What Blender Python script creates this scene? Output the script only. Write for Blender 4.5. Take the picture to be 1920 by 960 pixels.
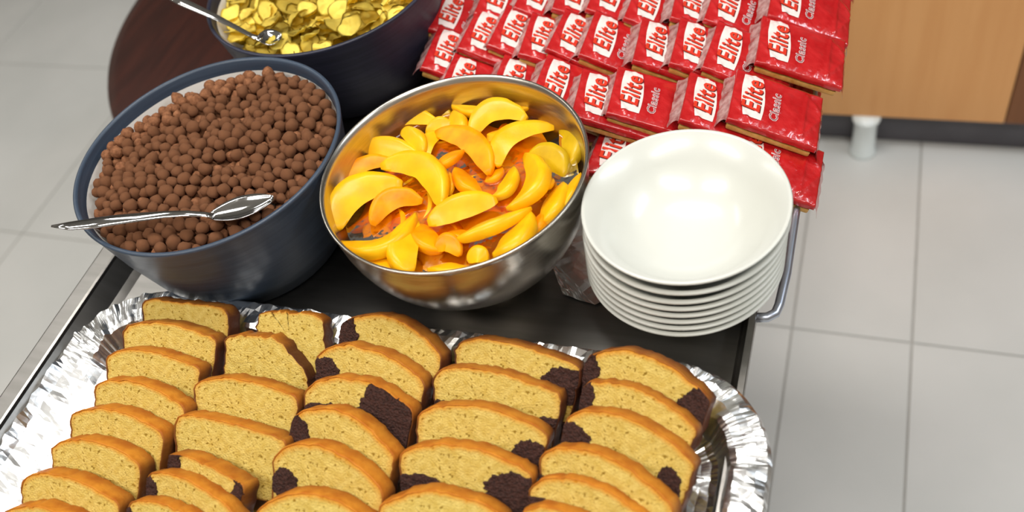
import bpy, bmesh, math, random
import numpy as np
from mathutils import Vector, Matrix, noise
random.seed(7); rng = np.random.default_rng(7)
PI = math.pi
for o in list(bpy.data.objects): bpy.data.objects.remove(o)
scn = bpy.context.scene
C = scn.collection

# ---------------------------------------------------------------- camera
F, PITCH, ROLL, YAW = 1770.64, math.radians(48.912), math.radians(-17.074), math.radians(29.75)
CAMZ = 1.51
def turn(v): return Vector((v.x*math.cos(YAW)-v.y*math.sin(YAW), v.x*math.sin(YAW)+v.y*math.cos(YAW), v.z))
_f = Vector((0, math.cos(PITCH), -math.sin(PITCH))); _r = Vector((1, 0, 0)); _u = _r.cross(_f)
FW = turn(_f); RT = turn(math.cos(ROLL)*_r + math.sin(ROLL)*_u); UP = turn(-math.sin(ROLL)*_r + math.cos(ROLL)*_u)
CAM = Vector((0, 0, CAMZ))
def at(px, py, z):
    """point of the plane at height z that the photograph shows at pixel px, py"""
    d = FW + RT*((px-960)/F) - UP*((py-480)/F)
    return CAM + d*((z-CAMZ)/d.z)
cam = bpy.data.cameras.new('camera'); co = bpy.data.objects.new('camera', cam); C.objects.link(co)
M = Matrix((RT, UP, -FW)).transposed().to_4x4(); M.translation = CAM; co.matrix_world = M
cam.sensor_width = 36; cam.lens = F/1920*36; cam.clip_start = .02; cam.clip_end = 60
cam.dof.use_dof = True; cam.dof.focus_distance = .82; cam.dof.aperture_fstop = 4.3
scn.camera = co

# ---------------------------------------------------------------- light and exposure
w = bpy.data.worlds.new('world'); scn.world = w; w.use_nodes = True
w.node_tree.nodes['Background'].inputs[0].default_value = (.75, .85, 1, 1)
w.node_tree.nodes['Background'].inputs[1].default_value = .25
scn.view_settings.view_transform = 'Standard'; scn.view_settings.look = 'None'
scn.view_settings.exposure = 0.0; scn.view_settings.gamma = 1; scn.view_settings.use_curve_mapping = False
def area(name, loc, sx, sy, power, col, target=None):
    l = bpy.data.lights.new(name, 'AREA'); l.shape = 'RECTANGLE'; l.size = sx; l.size_y = sy; l.energy = power; l.color = col
    o = bpy.data.objects.new(name, l); C.objects.link(o); o.location = loc
    if target is not None: o.rotation_euler = (Vector(target)-Vector(loc)).to_track_quat('-Z', 'Y').to_euler()
    return o
area('ceiling_lamp', (.5, -.5, 2.75), 1.2, .3, 24, (1, .97, .92))
area('ceiling_lamp', (-1.3, -.5, 2.75), 1.2, .3, 24, (1, .97, .92))
area('ceiling_lamp', (-.5, .85, 2.75), 1.2, .3, 22, (1, .97, .92))
area('ceiling_lamp', (1.6, 1.0, 2.75), .3, 1.2, 24, (.82, .91, 1))
area('ceiling_lamp', (-2.4, 1.2, 2.75), .3, 1.2, 13, (1, .99, .95))

# ---------------------------------------------------------------- materials
def lin(c):
    return tuple(((x/255)/12.92 if x/255 <= .04045 else ((x/255+.055)/1.055)**2.4) for x in c)+(1,)
def mat(name, c1, c2=None, rough=.5, metal=0, scale=20, detail=4, bump=0, bscale=None, lo=.35, hi=.65, spec=.5,
        coat=0, stretch=None, attr=None, c3=None, sss=0, bdist=.001, pits=None):
    m = bpy.data.materials.new(name); m.use_nodes = True; nt = m.node_tree; N = nt.nodes; L = nt.links
    b = N['Principled BSDF']
    b.inputs['Base Color'].default_value = lin(c1); b.inputs['Roughness'].default_value = rough
    b.inputs['Metallic'].default_value = metal; b.inputs['Specular IOR Level'].default_value = spec
    b.inputs['Coat Weight'].default_value = coat; b.inputs['Coat Roughness'].default_value = .08
    if sss:
        b.inputs['Subsurface Weight'].default_value = sss; b.inputs['Subsurface Radius'].default_value = (1, .5, .15)
        b.inputs['Subsurface Scale'].default_value = .006
    tc = N.new('ShaderNodeTexCoord'); src = tc.outputs['Object']
    if stretch:
        mp = N.new('ShaderNodeMapping'); mp.inputs['Scale'].default_value = stretch; L.new(src, mp.inputs[0]); src = mp.outputs[0]
    if c2:
        n = N.new('ShaderNodeTexNoise'); n.inputs['Scale'].default_value = scale; n.inputs['Detail'].default_value = detail
        L.new(src, n.inputs['Vector'])
        r = N.new('ShaderNodeValToRGB'); r.color_ramp.elements[0].position = lo; r.color_ramp.elements[1].position = hi
        r.color_ramp.elements[0].color = lin(c1); r.color_ramp.elements[1].color = lin(c2)
        L.new(n.outputs['Fac'], r.inputs[0]); col = r.outputs[0]
        if pits:
            v = N.new('ShaderNodeTexNoise'); v.inputs['Scale'].default_value = pits[0]; v.inputs['Detail'].default_value = 2
            L.new(tc.outputs['Object'], v.inputs['Vector'])
            pr = N.new('ShaderNodeValToRGB'); pr.color_ramp.elements[0].position = pits[1]; pr.color_ramp.elements[1].position = pits[1]+.05
            pr.color_ramp.elements[0].color = (0, 0, 0, 1); pr.color_ramp.elements[1].color = (1, 1, 1, 1)
            L.new(v.outputs['Fac'], pr.inputs[0])
            mx = N.new('ShaderNodeMix'); mx.data_type = 'RGBA'; L.new(pr.outputs[0], mx.inputs[0]); L.new(col, mx.inputs[6])
            mx.inputs[7].default_value = lin(pits[2]); col = mx.outputs[2]
        if attr:
            a = N.new('ShaderNodeAttribute'); a.attribute_name = attr
            mx = N.new('ShaderNodeMix'); mx.data_type = 'RGBA'; L.new(a.outputs['Fac'], mx.inputs[0]); L.new(col, mx.inputs[6])
            mx.inputs[7].default_value = lin(c3); col = mx.outputs[2]
        L.new(col, b.inputs['Base Color'])
    if bump:
        n2 = N.new('ShaderNodeTexNoise'); n2.inputs['Scale'].default_value = bscale or scale; n2.inputs['Detail'].default_value = 6
        L.new(src, n2.inputs['Vector'])
        bp = N.new('ShaderNodeBump'); bp.inputs['Strength'].default_value = bump; bp.inputs['Distance'].default_value = bdist
        L.new(n2.outputs['Fac'], bp.inputs['Height']); L.new(bp.outputs[0], b.inputs['Normal'])
    return m
MT = {}
MT['tile'] = mat('glazed_tile', (212, 213, 210), (222, 222, 219), .34, scale=3, bump=.05, bscale=8)
MT['grout'] = mat('grout', (184, 182, 177), (190, 188, 183), .9, scale=60)
MT['ceiling'] = mat('ceiling_paint', (206, 204, 198), (212, 210, 205), .9, scale=5)
MT['wall'] = mat('wall_paint', (160, 154, 146), (168, 162, 154), .8, scale=3)
MT['steel'] = mat('brushed_steel', (128, 125, 121), (142, 139, 135), .33, 1, scale=7, stretch=(1, 9, 1), bump=.05, bscale=30)
MT['bowlsteel'] = mat('polished_steel', (186, 180, 170), (200, 194, 184), .27, 1, scale=60, stretch=(1, 1, 9), bump=.04, bscale=60)
MT['spoonsteel'] = mat('spoon_steel', (190, 190, 192), (205, 205, 206), .09, 1, scale=30)
MT['rail'] = mat('tube_steel', (190, 196, 210), (205, 210, 222), .35, 1, scale=30)
MT['navy'] = mat('navy_plastic', (52, 64, 80), (64, 77, 94), .38, 0, scale=10, stretch=(1, 1, 22), bump=.25, bscale=10)
MT['darknavy'] = mat('dark_navy_plastic', (34, 36, 52), (46, 47, 64), .42, 0, scale=10, stretch=(1, 1, 22), bump=.2, bscale=10)
MT['liner'] = mat('white_liner', (226, 222, 214), (234, 231, 225), .35, 0, scale=20)
MT['china'] = mat('white_china', (208, 209, 201), (212, 213, 206), .24, 0, scale=6, coat=.12)
MT['choc'] = mat('cocoa_cereal', (116, 74, 49), (148, 100, 69), .85, 0, scale=260, bump=.7, bscale=700, spec=.2)
MT['flake'] = mat('corn_flake', (255, 220, 58), (255, 240, 138), .75, 0, scale=160, bump=.35, bscale=200, spec=.3)
MT['peach'] = mat('peach_flesh', (242, 168, 4), (246, 190, 14), .34, 0, scale=55, bump=.12, bscale=260, coat=.06, spec=.3, sss=.03, lo=.3, hi=.7)
MT['peach_orange'] = mat('peach_flesh_orange', (238, 136, 0), (248, 166, 4), .36, 0, scale=55, bump=.12, bscale=260, spec=.2)
MT['peach_green'] = mat('peach_flesh_green', (196, 156, 8), (214, 176, 16), .34, 0, scale=55, bump=.12, bscale=260, coat=.1, spec=.3)
MT['crumb'] = mat('cake_crumb', (200, 167, 78), (222, 195, 110), .9, 0, scale=170, detail=8, bump=.9, bscale=620, lo=.3, hi=.7,
                  spec=.15, attr='edge', c3=(208, 132, 34), pits=(260, .625, (150, 118, 40)), bdist=.0016)
MT['crust'] = mat('cake_crust', (186, 104, 24), (216, 140, 42), .55, 0, scale=70, detail=6, bump=.6, bscale=300, spec=.3,
                  attr='dark', c3=(88, 46, 24))
MT['cocoa'] = mat('chocolate_crumb', (46, 25, 19), (76, 44, 35), .7, 0, scale=500, bump=1, bscale=600, spec=.35, bdist=.003)
MT['wrap'] = mat('red_wrapper', (176, 18, 22), (196, 34, 36), .24, 0, scale=60, bump=.55, bscale=42, coat=.7, bdist=.006)
MT['film'] = mat('clear_film', (150, 92, 90), (196, 160, 156), .2, 0, scale=140, bump=.9, bscale=170, coat=.6)
MT['cracker'] = mat('cracker', (196, 140, 62), (216, 168, 92), .6, 0, scale=180, bump=.4, bscale=400, coat=.4)
MT['panel'] = mat('white_print', (236, 214, 208), (240, 224, 218), .3, 0, scale=60, coat=.5)
MT['redprint'] = mat('red_print', (212, 50, 30), (220, 60, 36), .35, 0, scale=60, coat=.4)
MT['darkprint'] = mat('dark_print', (96, 26, 28), (106, 30, 32), .4, 0, scale=60)
MT['whiteprint'] = mat('white_print_line', (234, 200, 200), (240, 212, 212), .35, 0, scale=60)
MT['wood'] = mat('orange_laminate', (222, 160, 98), (228, 168, 106), .4, 0, scale=6, stretch=(8, 8, .6), bump=.05)
MT['brownwood'] = mat('brown_laminate', (122, 74, 36), (134, 84, 44), .4, 0, scale=6, stretch=(8, 8, .6))
MT['darkwood'] = mat('dark_varnished_wood', (44, 16, 11), (60, 24, 16), .34, 0, scale=9, stretch=(9, 1, 1), coat=.3)
MT['kick'] = mat('plinth', (78, 76, 82), (90, 88, 94), .4, 0, scale=9)
MT['plastic'] = mat('white_plastic', (235, 243, 243), (240, 248, 248), .25, 0, scale=9, coat=.5)
MT['rubber'] = mat('rubber', (30, 30, 32), (40, 40, 42), .7, 0, scale=40)

def foil_mat():
    m = bpy.data.materials.new('aluminium_foil'); m.use_nodes = True; nt = m.node_tree; N = nt.nodes; L = nt.links
    b = N['Principled BSDF']; b.inputs['Base Color'].default_value = (.86, .87, .88, 1); b.inputs['Metallic'].default_value = 1
    b.inputs['Roughness'].default_value = .27
    tc = N.new('ShaderNodeTexCoord')
    def vor(s):
        n = N.new('ShaderNodeTexNoise'); n.inputs['Scale'].default_value = 30; L.new(tc.outputs['Object'], n.inputs['Vector'])
        mx = N.new('ShaderNodeMix'); mx.data_type = 'RGBA'; mx.inputs[0].default_value = .02
        L.new(tc.outputs['Object'], mx.inputs[6]); L.new(n.outputs['Color'], mx.inputs[7])
        v = N.new('ShaderNodeTexVoronoi'); v.feature = 'F1'; v.inputs['Scale'].default_value = s; L.new(mx.outputs[2], v.inputs['Vector'])
        return v.outputs['Distance']
    b1 = N.new('ShaderNodeBump'); b1.inputs['Strength'].default_value = .35; b1.inputs['Distance'].default_value = .003; L.new(vor(38), b1.inputs['Height'])
    b2 = N.new('ShaderNodeBump'); b2.inputs['Strength'].default_value = .2; b2.inputs['Distance'].default_value = .0012; L.new(vor(130), b2.inputs['Height'])
    L.new(b1.outputs[0], b2.inputs['Normal']); L.new(b2.outputs[0], b.inputs['Normal'])
    return m
MT['foil'] = foil_mat()
def syrup_mat():
    m = bpy.data.materials.new('peach_syrup'); m.use_nodes = True; nt = m.node_tree; N = nt.nodes; L = nt.links
    N.remove(N['Principled BSDF']); out = N['Material Output']
    t = N.new('ShaderNodeBsdfTransparent'); t.inputs[0].default_value = (.93, .68, .28, 1)
    g = N.new('ShaderNodeBsdfGlossy'); g.inputs['Roughness'].default_value = .02
    fr = N.new('ShaderNodeFresnel'); fr.inputs[0].default_value = 1.36
    tc = N.new('ShaderNodeTexCoord'); n = N.new('ShaderNodeTexNoise'); n.inputs['Scale'].default_value = 70; L.new(tc.outputs['Object'], n.inputs['Vector'])
    bp = N.new('ShaderNodeBump'); bp.inputs['Strength'].default_value = .3; bp.inputs['Distance'].default_value = .002
    L.new(n.outputs['Fac'], bp.inputs['Height']); L.new(bp.outputs[0], g.inputs['Normal']); L.new(bp.outputs[0], fr.inputs['Normal'])
    mx = N.new('ShaderNodeMixShader'); L.new(fr.outputs[0], mx.inputs[0]); L.new(t.outputs[0], mx.inputs[1]); L.new(g.outputs[0], mx.inputs[2])
    L.new(mx.outputs[0], out.inputs['Surface'])
    return m
MT['syrup'] = syrup_mat()

# ---------------------------------------------------------------- helpers
def obj(name, me, m=None, parent=None, smooth=False, loc=None):
    if isinstance(me, bmesh.types.BMesh):
        bm = me; me = bpy.data.meshes.new(name); bm.to_mesh(me); bm.free()
    if m is not None and not me.materials: me.materials.append(MT[m] if isinstance(m, str) else m)
    if smooth: me.polygons.foreach_set('use_smooth', [True]*len(me.polygons))
    o = bpy.data.objects.new(name, me); C.objects.link(o)
    if parent: o.parent = parent
    if loc is not None: o.location = loc
    return o
def pydata(name, v, f, m=None, parent=None, smooth=False):
    me = bpy.data.meshes.new(name); me.from_pydata([tuple(p) for p in v], [], f); me.update()
    return obj(name, me, m, parent, smooth)
def tag(o, label, cat, group=None, kind=None):
    o['label'] = label; o['category'] = cat
    if group: o['group'] = group
    if kind: o['kind'] = kind
    return o
def empty(name, loc=(0, 0, 0), rot=None):
    o = bpy.data.objects.new(name, None); C.objects.link(o); o.location = loc; o.empty_display_size = .02
    if rot is not None: o.rotation_mode = 'QUATERNION'; o.rotation_quaternion = rot
    return o
def copy_tree(o, parent=None):
    c = o.copy(); C.objects.link(c); c.parent = parent
    for ch in list(o.children): copy_tree(ch, c)
    return c
def struct(o): o['kind'] = 'structure'; return o
def box(bm, x0, x1, y0, y1, z0, z1, bev=0, seg=2):
    r = bmesh.ops.create_cube(bm, size=1, matrix=Matrix.Translation(((x0+x1)/2, (y0+y1)/2, (z0+z1)/2)) @ Matrix.Diagonal((x1-x0, y1-y0, z1-z0, 1)))
    if bev: bmesh.ops.bevel(bm, geom=list({e for v in r['verts'] for e in v.link_edges}), offset=bev, segments=seg, affect='EDGES', profile=.6)
    return bm
def boxo(name, d, m, parent=None, bev=0): return obj(name, box(bmesh.new(), *d, bev=bev), m, parent)
def lathe(prof, n=96, closed=False):
    """prof: list of (r, z); a point with r == 0 closes the surface"""
    bm = bmesh.new(); rings = []
    for r, z in prof:
        if r < 1e-6: rings.append([bm.verts.new((0, 0, z))]); continue
        rings.append([bm.verts.new((r*math.cos(2*PI*k/n), r*math.sin(2*PI*k/n), z)) for k in range(n)])
    for a, b in zip(rings, rings[1:]):
        for k in range(n):
            l = (k+1) % n
            if len(a) == 1 and len(b) == 1: continue
            if len(a) == 1: bm.faces.new((a[0], b[l], b[k]))
            elif len(b) == 1: bm.faces.new((a[k], a[l], b[0]))
            else: bm.faces.new((a[k], a[l], b[l], b[k]))
    bmesh.ops.recalc_face_normals(bm, faces=bm.faces)
    return bm
def tube(pts, rad, n=10, flat=1.0, upv=Vector((0, 0, 1)), caps=True):
    """sweep an ellipse of half-width rad[i] and half-height rad[i]*flat along pts"""
    bm = bmesh.new(); pts = [Vector(p) for p in pts]; rings = []
    if not hasattr(rad, '__len__'): rad = [rad]*len(pts)
    if not hasattr(flat, '__len__'): flat = [flat]*len(pts)
    for i, p in enumerate(pts):
        t = (pts[min(i+1, len(pts)-1)]-pts[max(i-1, 0)]).normalized()
        s = t.cross(upv)
        if s.length < 1e-4: s = t.cross(Vector((0, 1, 0)))
        s.normalize(); q = s.cross(t)
        rings.append([bm.verts.new(p + s*(rad[i]*math.cos(2*PI*k/n)) + q*(rad[i]*flat[i]*math.sin(2*PI*k/n))) for k in range(n)])
    for a, b in zip(rings, rings[1:]):
        for k in range(n): bm.faces.new((a[k], a[(k+1) % n], b[(k+1) % n], b[k]))
    if caps: bm.faces.new(rings[0][::-1]); bm.faces.new(rings[-1])
    bmesh.ops.recalc_face_normals(bm, faces=bm.faces)
    return bm
def nz(v, s, seed=0): return noise.noise(Vector((v[0]*s+seed*7.3, v[1]*s+seed*3.1, (v[2] if len(v) > 2 else 0)*s+seed*1.7)))

# ================================================================ the setting
TOP = .85                                   # height of the cart's table surface
fl = pydata('floor', [(-3.6, -1.6, -.004), (1.8, -1.6, -.004), (1.8, 4.2, -.004), (-3.6, 4.2, -.004)], [(0, 1, 2, 3)], 'grout'); struct(fl)
XJ = [-3.17, -2.55, -1.93, -1.31, -.69, -.07, .137, .757, 1.377]
YJ = [1.047+.62*k for k in range(-4, 5)]
meshes = {}
for x0, x1 in zip(XJ, XJ[1:]):
    for y0, y1 in zip(YJ, YJ[1:]):
        key = round(x1-x0, 3)
        if key not in meshes:
            o = boxo('tile', (-(x1-x0)/2+.002, (x1-x0)/2-.002, -.308, .308, -.008, 0), 'tile', fl, bev=.0012); meshes[key] = o.data
        else: o = obj('tile', meshes[key], None, fl)
        o.location = ((x0+x1)/2, (y0+y1)/2, 0)
struct(boxo('ceiling', (-3.7, 1.9, -1.7, 4.3, 2.8, 2.9), 'ceiling'))
struct(boxo('wall_back', (-3.6, 1.8, 4.2, 4.3, 0, 2.8), 'wall'))
struct(boxo('wall_left', (-3.7, -3.6, -1.6, 4.3, 0, 2.8), 'wall'))
struct(boxo('wall_right', (1.8, 1.9, -1.6, 4.3, 0, 2.8), 'wall'))
struct(boxo('wall_front', (-3.7, 1.9, -1.7, -1.6, 0, 2.8), 'wall'))

# orange laminate counter cabinet beyond the cart
cab = empty('counter_cabinet', (.2, 1.528, 0))
def cabpart(n, d, m, bev=.002, p=None): return boxo(n, d, m, p or cab, bev)
cabpart('body', (-.32, .98, .012, .55, .1, .9), 'brownwood')
cabpart('front_panel', (-.32, .074, -.008, .012, .1, .86), 'wood')
cabpart('end_panel', (.076, .98, -.008, .012, .1, .86), 'brownwood')
cabpart('plinth', (-.32, .98, .03, .05, 0, .1), 'kick')
cabpart('worktop', (-.34, 1.0, -.03, .57, .9, .93), 'kick')
tag(cab, 'orange laminate counter cabinet on the tiled floor beyond the cart, blurred', 'cabinet')
leg = obj('cabinet_leg', lathe([(0, 0), (.027, 0), (.028, .008), (.023, .02), (.023, .085), (.027, .094), (.027, .1), (0, .1)], 32), 'plastic', smooth=True)
pl = at(1617, 284, 0); leg.location = (pl.x, 1.520, 0)
tag(leg, 'short white foot under the orange cabinet at its dark plinth', 'cabinet foot')

# round dark wooden table behind the cereal bowls
tb = empty('round_table', (-.708, 1.118, 0))
obj('tabletop', lathe([(0, .668), (.445, .668), (.463, .676), (.465, .69), (.461, .697), (.445, .70), (0, .70)], 128), 'darkwood', tb, True)
obj('pedestal', lathe([(0, .03), (.05, .03), (.042, .06), (.035, .3), (.04, .6), (.09, .667), (0, .667)], 32), 'darkwood', tb, True)
obj('base', lathe([(0, 0), (.2, 0), (.2, .015), (.05, .035), (0, .035)], 48), 'darkwood', tb, True)
tag(tb, 'round dark red-brown wooden table behind the two cereal bowls', 'table')

# ================================================================ the serving cart
cart = empty('serving_cart', (0, 0, 0))
X0, X1, Y0, Y1 = -.685, -.064, -.22, .90          # inner edges of the tray top
def rrect(x0, x1, y0, y1, r, n=8):
    p = []
    for cx, cy, a in ((x1-r, y1-r, 0), (x0+r, y1-r, 90), (x0+r, y0+r, 180), (x1-r, y0+r, 270)):
        for k in range(n+1):
            t = math.radians(a+90*k/n); p.append((cx+r*math.cos(t), cy+r*math.sin(t)))
    return p
def loops(lv, closed_top=False, closed_bot=False, flip=False):
    bm = bmesh.new(); R = [[bm.verts.new(p) for p in l] for l in lv]
    n = len(R[0])
    for a, b in zip(R, R[1:]):
        for k in range(n): bm.faces.new((a[k], a[(k+1) % n], b[(k+1) % n], b[k]))
    if closed_bot: bm.faces.new(R[0])
    if closed_top: bm.faces.new(R[-1])
    bmesh.ops.recalc_face_normals(bm, faces=bm.faces)
    return bm
def ring(off, z, r): return [(x, y, z) for x, y in rrect(X0-off, X1+off*.3, Y0-off, Y1+off, max(r+off, .002))]
RZ = TOP+.022
obj('tray_top', loops([ring(0, TOP-.003, .02), ring(.003, TOP-.003, .02), ring(.003, RZ-.002, .02), ring(.019, RZ-.002, .02), ring(.0195, RZ-.012, .02),
                       ring(.021, RZ-.012, .02), ring(.021, RZ-.001, .02), ring(.019, RZ, .02), ring(.003, RZ, .02), ring(.001, RZ-.001, .02),
                       ring(0, RZ-.004, .02), ring(-.014, TOP+.004, .02), ring(-.022, TOP, .02)], True, True), 'steel', cart)
for x, y in ((-.62, -.17), (-.125, -.17), (-.62, .62), (-.125, .62)):
    obj('leg', tube([(x, y, .09), (x, y, TOP-.003)], .0125, 16), 'rail', cart, True)
    cw = obj('caster', lathe([(0, -.012), (.036, -.012), (.04, -.008), (.04, .008), (.036, .012), (0, .012)], 24), 'rubber', cart, True)
    cw.location = (x, y, .04); cw.rotation_euler = (0, PI/2, 0)
    obj('caster_fork', box(bmesh.new(), x-.018, x+.018, y-.014, y+.014, .082, .094, .002), 'rail', cart)
boxo('lower_shelf', (-.62, -.125, -.17, .62, .3, .305), 'steel', cart, .002)
zr = RZ-.006
rp = [(-.060, .452, zr), (-.050, .454, zr), (-.044, .459, zr), (-.042, .468, zr)]+[(-.040, y, zr) for y in (.50, .55, .7, .83)]+[(-.042, .843, zr), (-.048, .849, zr), (-.060, .85, zr)]
obj('push_rail', tube(rp, .0040, 12), 'rail', cart, True)
tag(cart, 'stainless steel serving cart with raised rim carrying all the food', 'cart')

# ================================================================ bowls
def place(o, px, py, z): p = at(px, py, z); o.location = (p.x, p.y, o.location.z); return p
# --- navy bowl with cocoa balls: rim plane .54 below the camera
def cereal_bowl(cx, cy, H, ratio, matn, label, R=None):
    zr = CAMZ-H; R = R or ratio*H; h = zr-TOP
    b = empty('cereal_bowl', (cx, cy, TOP))
    t = .0035
    obj('outer_bowl', lathe([(0, .004), (.05*R/.13, .004), (.055*R/.13, 0), (.082*R/.13, 0), (.092*R/.13, .006), (.109*R/.13, h*.3), (.121*R/.13, h*.65), (R-.001, h-.004), (R, h-.001), (R-.001, h),
                             (R-t, h), (R-t-.001, h-.002), (R-.0065, h-.0125)], 128), matn, b, True)
    obj('white_liner', lathe([(R-.0065, h-.0125), (.115*R/.13, h*.65), (.102*R/.13, h*.3), (.084*R/.13, .012), (0, .012)], 128), 'liner', b, True)
    tag(b, label, 'bowl')
    return b, R, zr
HB = .531
cxB, cyB = -1.0375*HB, .9181*HB
bowlB, RB, zB = cereal_bowl(cxB, cyB, HB, .2393, 'navy', 'round navy bowl with white lining full of brown cocoa balls')
HY = .534
bowlY, RY, zY = cereal_bowl(-.550, .748, HY, 0, 'darknavy', 'dark navy bowl with white lining full of yellow corn flakes', R=.130)

# cocoa balls: packed by relaxation under a gently domed surface
def surfB(x, y):
    r = np.hypot(x-.004, y+.003)/RB
    return -.011+.013*(1-np.clip(r, 0, 1)**2)+.004*np.sin(x*60+1)*np.cos(y*55)
n0 = 1400; D = .0114
P = np.zeros((n0, 3)); a = rng.uniform(0, 2*PI, n0); rr = np.sqrt(rng.uniform(0, 1, n0))*(RB-.014)
P[:, 0] = rr*np.cos(a)+.003; P[:, 1] = rr*np.sin(a)-.002; P[:, 2] = surfB(P[:, 0], P[:, 1])-rng.uniform(0, 1, n0)*.030
rad = D/2*rng.uniform(.82, 1.12, n0)
for it in range(60):
    d = P[:, None, :]-P[None, :, :]; dist = np.sqrt((d**2).sum(2))+1e-9; np.fill_diagonal(dist, 9)
    ov = np.clip((rad[:, None]+rad[None, :])*.97-dist, 0, None)
    P += (d/dist[..., None]*ov[..., None]*.35).sum(1)
    P[:, 2] = np.minimum(P[:, 2], surfB(P[:, 0], P[:, 1])+rng.uniform(-.001, .002, n0))
    P[:, 2] = np.maximum(P[:, 2], -.05)
    q = np.hypot(P[:, 0], P[:, 1]); lim = RB-.0065-rad-.0075*np.clip((-P[:, 0]*.8+P[:, 1]*.6)/RB, 0, 1)-np.clip(-P[:, 2], 0, 1)*.10
    k = q > lim; P[k, 0] *= lim[k]/q[k]; P[k, 1] *= lim[k]/q[k]
variants = []
for s in range(6):
    bm = bmesh.new(); bmesh.ops.create_icosphere(bm, subdivisions=2, radius=1)
    for v in bm.verts: v.co *= 1+.26*nz(v.co, 1.3, s)+.10*nz(v.co, 4, s+9)
    me = bpy.data.meshes.new('cocoa_ball'); bm.to_mesh(me); bm.free()
    me.polygons.foreach_set('use_smooth', [True]*len(me.polygons)); me.materials.append(MT['choc']); variants.append(me)
depth = surfB(P[:, 0], P[:, 1])-P[:, 2]
keep = depth < .03
topl = [i for i in range(n0) if depth[i] < .0065]
camd = [(-(P[i, 0]+cxB)**2*0 + math.dist((P[i, 0]+cxB, P[i, 1]+cyB, P[i, 2]+zB), tuple(CAM)), i) for i in topl]
camd.sort(); single = {i for _, i in camd[:300]}
sv, sf = [], []
for i in range(n0):
    if not keep[i]: continue
    me = variants[i % 6]; p = Vector((P[i, 0]+cxB, P[i, 1]+cyB, P[i, 2]+zB))
    e = Matrix.Rotation(rng.uniform(0, 6.28), 3, Vector(rng.normal(size=3)).normalized())
    sc = Matrix.Diagonal((rad[i]*rng.uniform(.92, 1.16), rad[i], rad[i]*rng.uniform(.9, 1.06)))
    if i in single:
        o = bpy.data.objects.new('cocoa_ball', me); C.objects.link(o); mm = (e @ sc).to_4x4(); mm.translation = p; o.matrix_world = mm
        tag(o, 'brown rough cocoa cereal ball heaped in the near navy bowl', 'cereal ball', 'cocoa cereal balls in the navy bowl')
    else:
        mm = e @ sc; base = len(sv); sv += [tuple(mm @ v.co+p) for v in me.vertices]; sf += [tuple(base+k for k in f.vertices) for f in me.polygons]
o = pydata('cocoa_balls', sv, sf, 'choc', None, True)
tag(o, 'remaining brown cocoa balls further back and deeper in the navy bowl', 'cereal', kind='stuff')

# corn flakes
flv = []
for s in range(8):
    bm = bmesh.new(); n = 16; cen = bm.verts.new((0, 0, 0)); R_ = []
    for q, rr_ in enumerate((.45, .8, 1)):
        R_.append([bm.verts.new((rr_*math.cos(2*PI*k/n)*(1+.2*nz((math.cos(2*PI*k/n), math.sin(2*PI*k/n), 0), 1.5, s)), rr_*.78*math.sin(2*PI*k/n)*(1+.2*nz((math.cos(2*PI*k/n), math.sin(2*PI*k/n), 5), 1.5, s)), 0)) for k in range(n)])
    for k in range(n): bm.faces.new((cen, R_[0][k], R_[0][(k+1) % n]))
    for a_, b_ in zip(R_, R_[1:]):
        for k in range(n): bm.faces.new((a_[k], b_[k], b_[(k+1) % n], a_[(k+1) % n]))
    for v in bm.verts: v.co.z = .38*(v.co.x**2)*(1 if s % 2 else -1)+.2*v.co.y**2+.22*nz(v.co, 2.2, s+3)
    r = bmesh.ops.solidify(bm, geom=bm.faces[:], thickness=.14)
    me = bpy.data.meshes.new('corn_flake'); bm.to_mesh(me); bm.free(); me.polygons.foreach_set('use_smooth', [True]*len(me.polygons)); me.materials.append(MT['flake']); flv.append(me)
pts = []
for layer in range(3):
    tries = 0; got = []
    while tries < 2500 and len(got) < 80:
        tries += 1; a = random.uniform(0, 2*PI); r = math.sqrt(random.random())*(RY-.019)
        x, y = r*math.cos(a), r*math.sin(a)
        if all((x-g[0])**2+(y-g[1])**2 > (.0175)**2 for g in got): got.append((x, y))
    pts += [(x, y, -.014+.010*(1-(math.hypot(x, y)/RY)**2)-layer*.006+random.uniform(-.002, .002)) for x, y in got]
for i, (x, y, z) in enumerate(pts):
    o = bpy.data.objects.new('corn_flake', flv[i % 8]); C.objects.link(o)
    o.location = (-.550+x, .748+y, zY+z); s = random.uniform(.0115, .0155); o.scale = (s, s, s)
    o.rotation_euler = (random.uniform(-.5, .5), random.uniform(-.5, .5), random.uniform(0, 6.28))
    tag(o, 'crinkled yellow corn flake heaped in the far dark bowl', 'corn flake', 'corn flakes in the far bowl')
o = obj('flake_filling', lathe([(0, -.027), (RY-.03, -.029), (RY-.024, -.032), (0, -.045)], 64), 'flake', None, True); o.location = (-.550, .748, zY)
tag(o, 'broken corn flakes packed under the top flakes in the far bowl', 'cereal', kind='stuff')

# --- steel bowl of peaches
HP = .535
cxP, cyP, RP = -.5811*HP, .9188*HP, .2148*HP
zP = CAMZ-HP; hP = zP-TOP
pb = empty('steel_bowl', (cxP, cyP, TOP))
prof = []
z0 = .010; hh = hP-z0
for k in range(15):
    t = k/14; r = RP*.985*math.sin(t*PI/2)**.74 if k else 0
    prof.append((r, z0+hh*(1-math.cos(t*PI/2)**.92)))
out = prof[:-1]+[(RP*.985, hP-.006), (RP-.001, hP-.002), (RP, hP), (RP-.001, hP+.001), (RP-.003, hP+.0005), (RP*.985-.003, hP-.006)]
inn = [(max(r-.003, 0), z+.0015) for r, z in prof[:-1]][::-1]
obj('bowl_body', lathe(out+inn, 128), 'bowlsteel', pb, True)
obj('foot_ring', lathe([(.042, z0+.006), (.048, z0), (.053, 0), (.055, 0), (.0545, .002), (.050, z0+.001), (.044, z0+.008), (.042, z0+.006)], 64), 'bowlsteel', pb, True)
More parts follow.
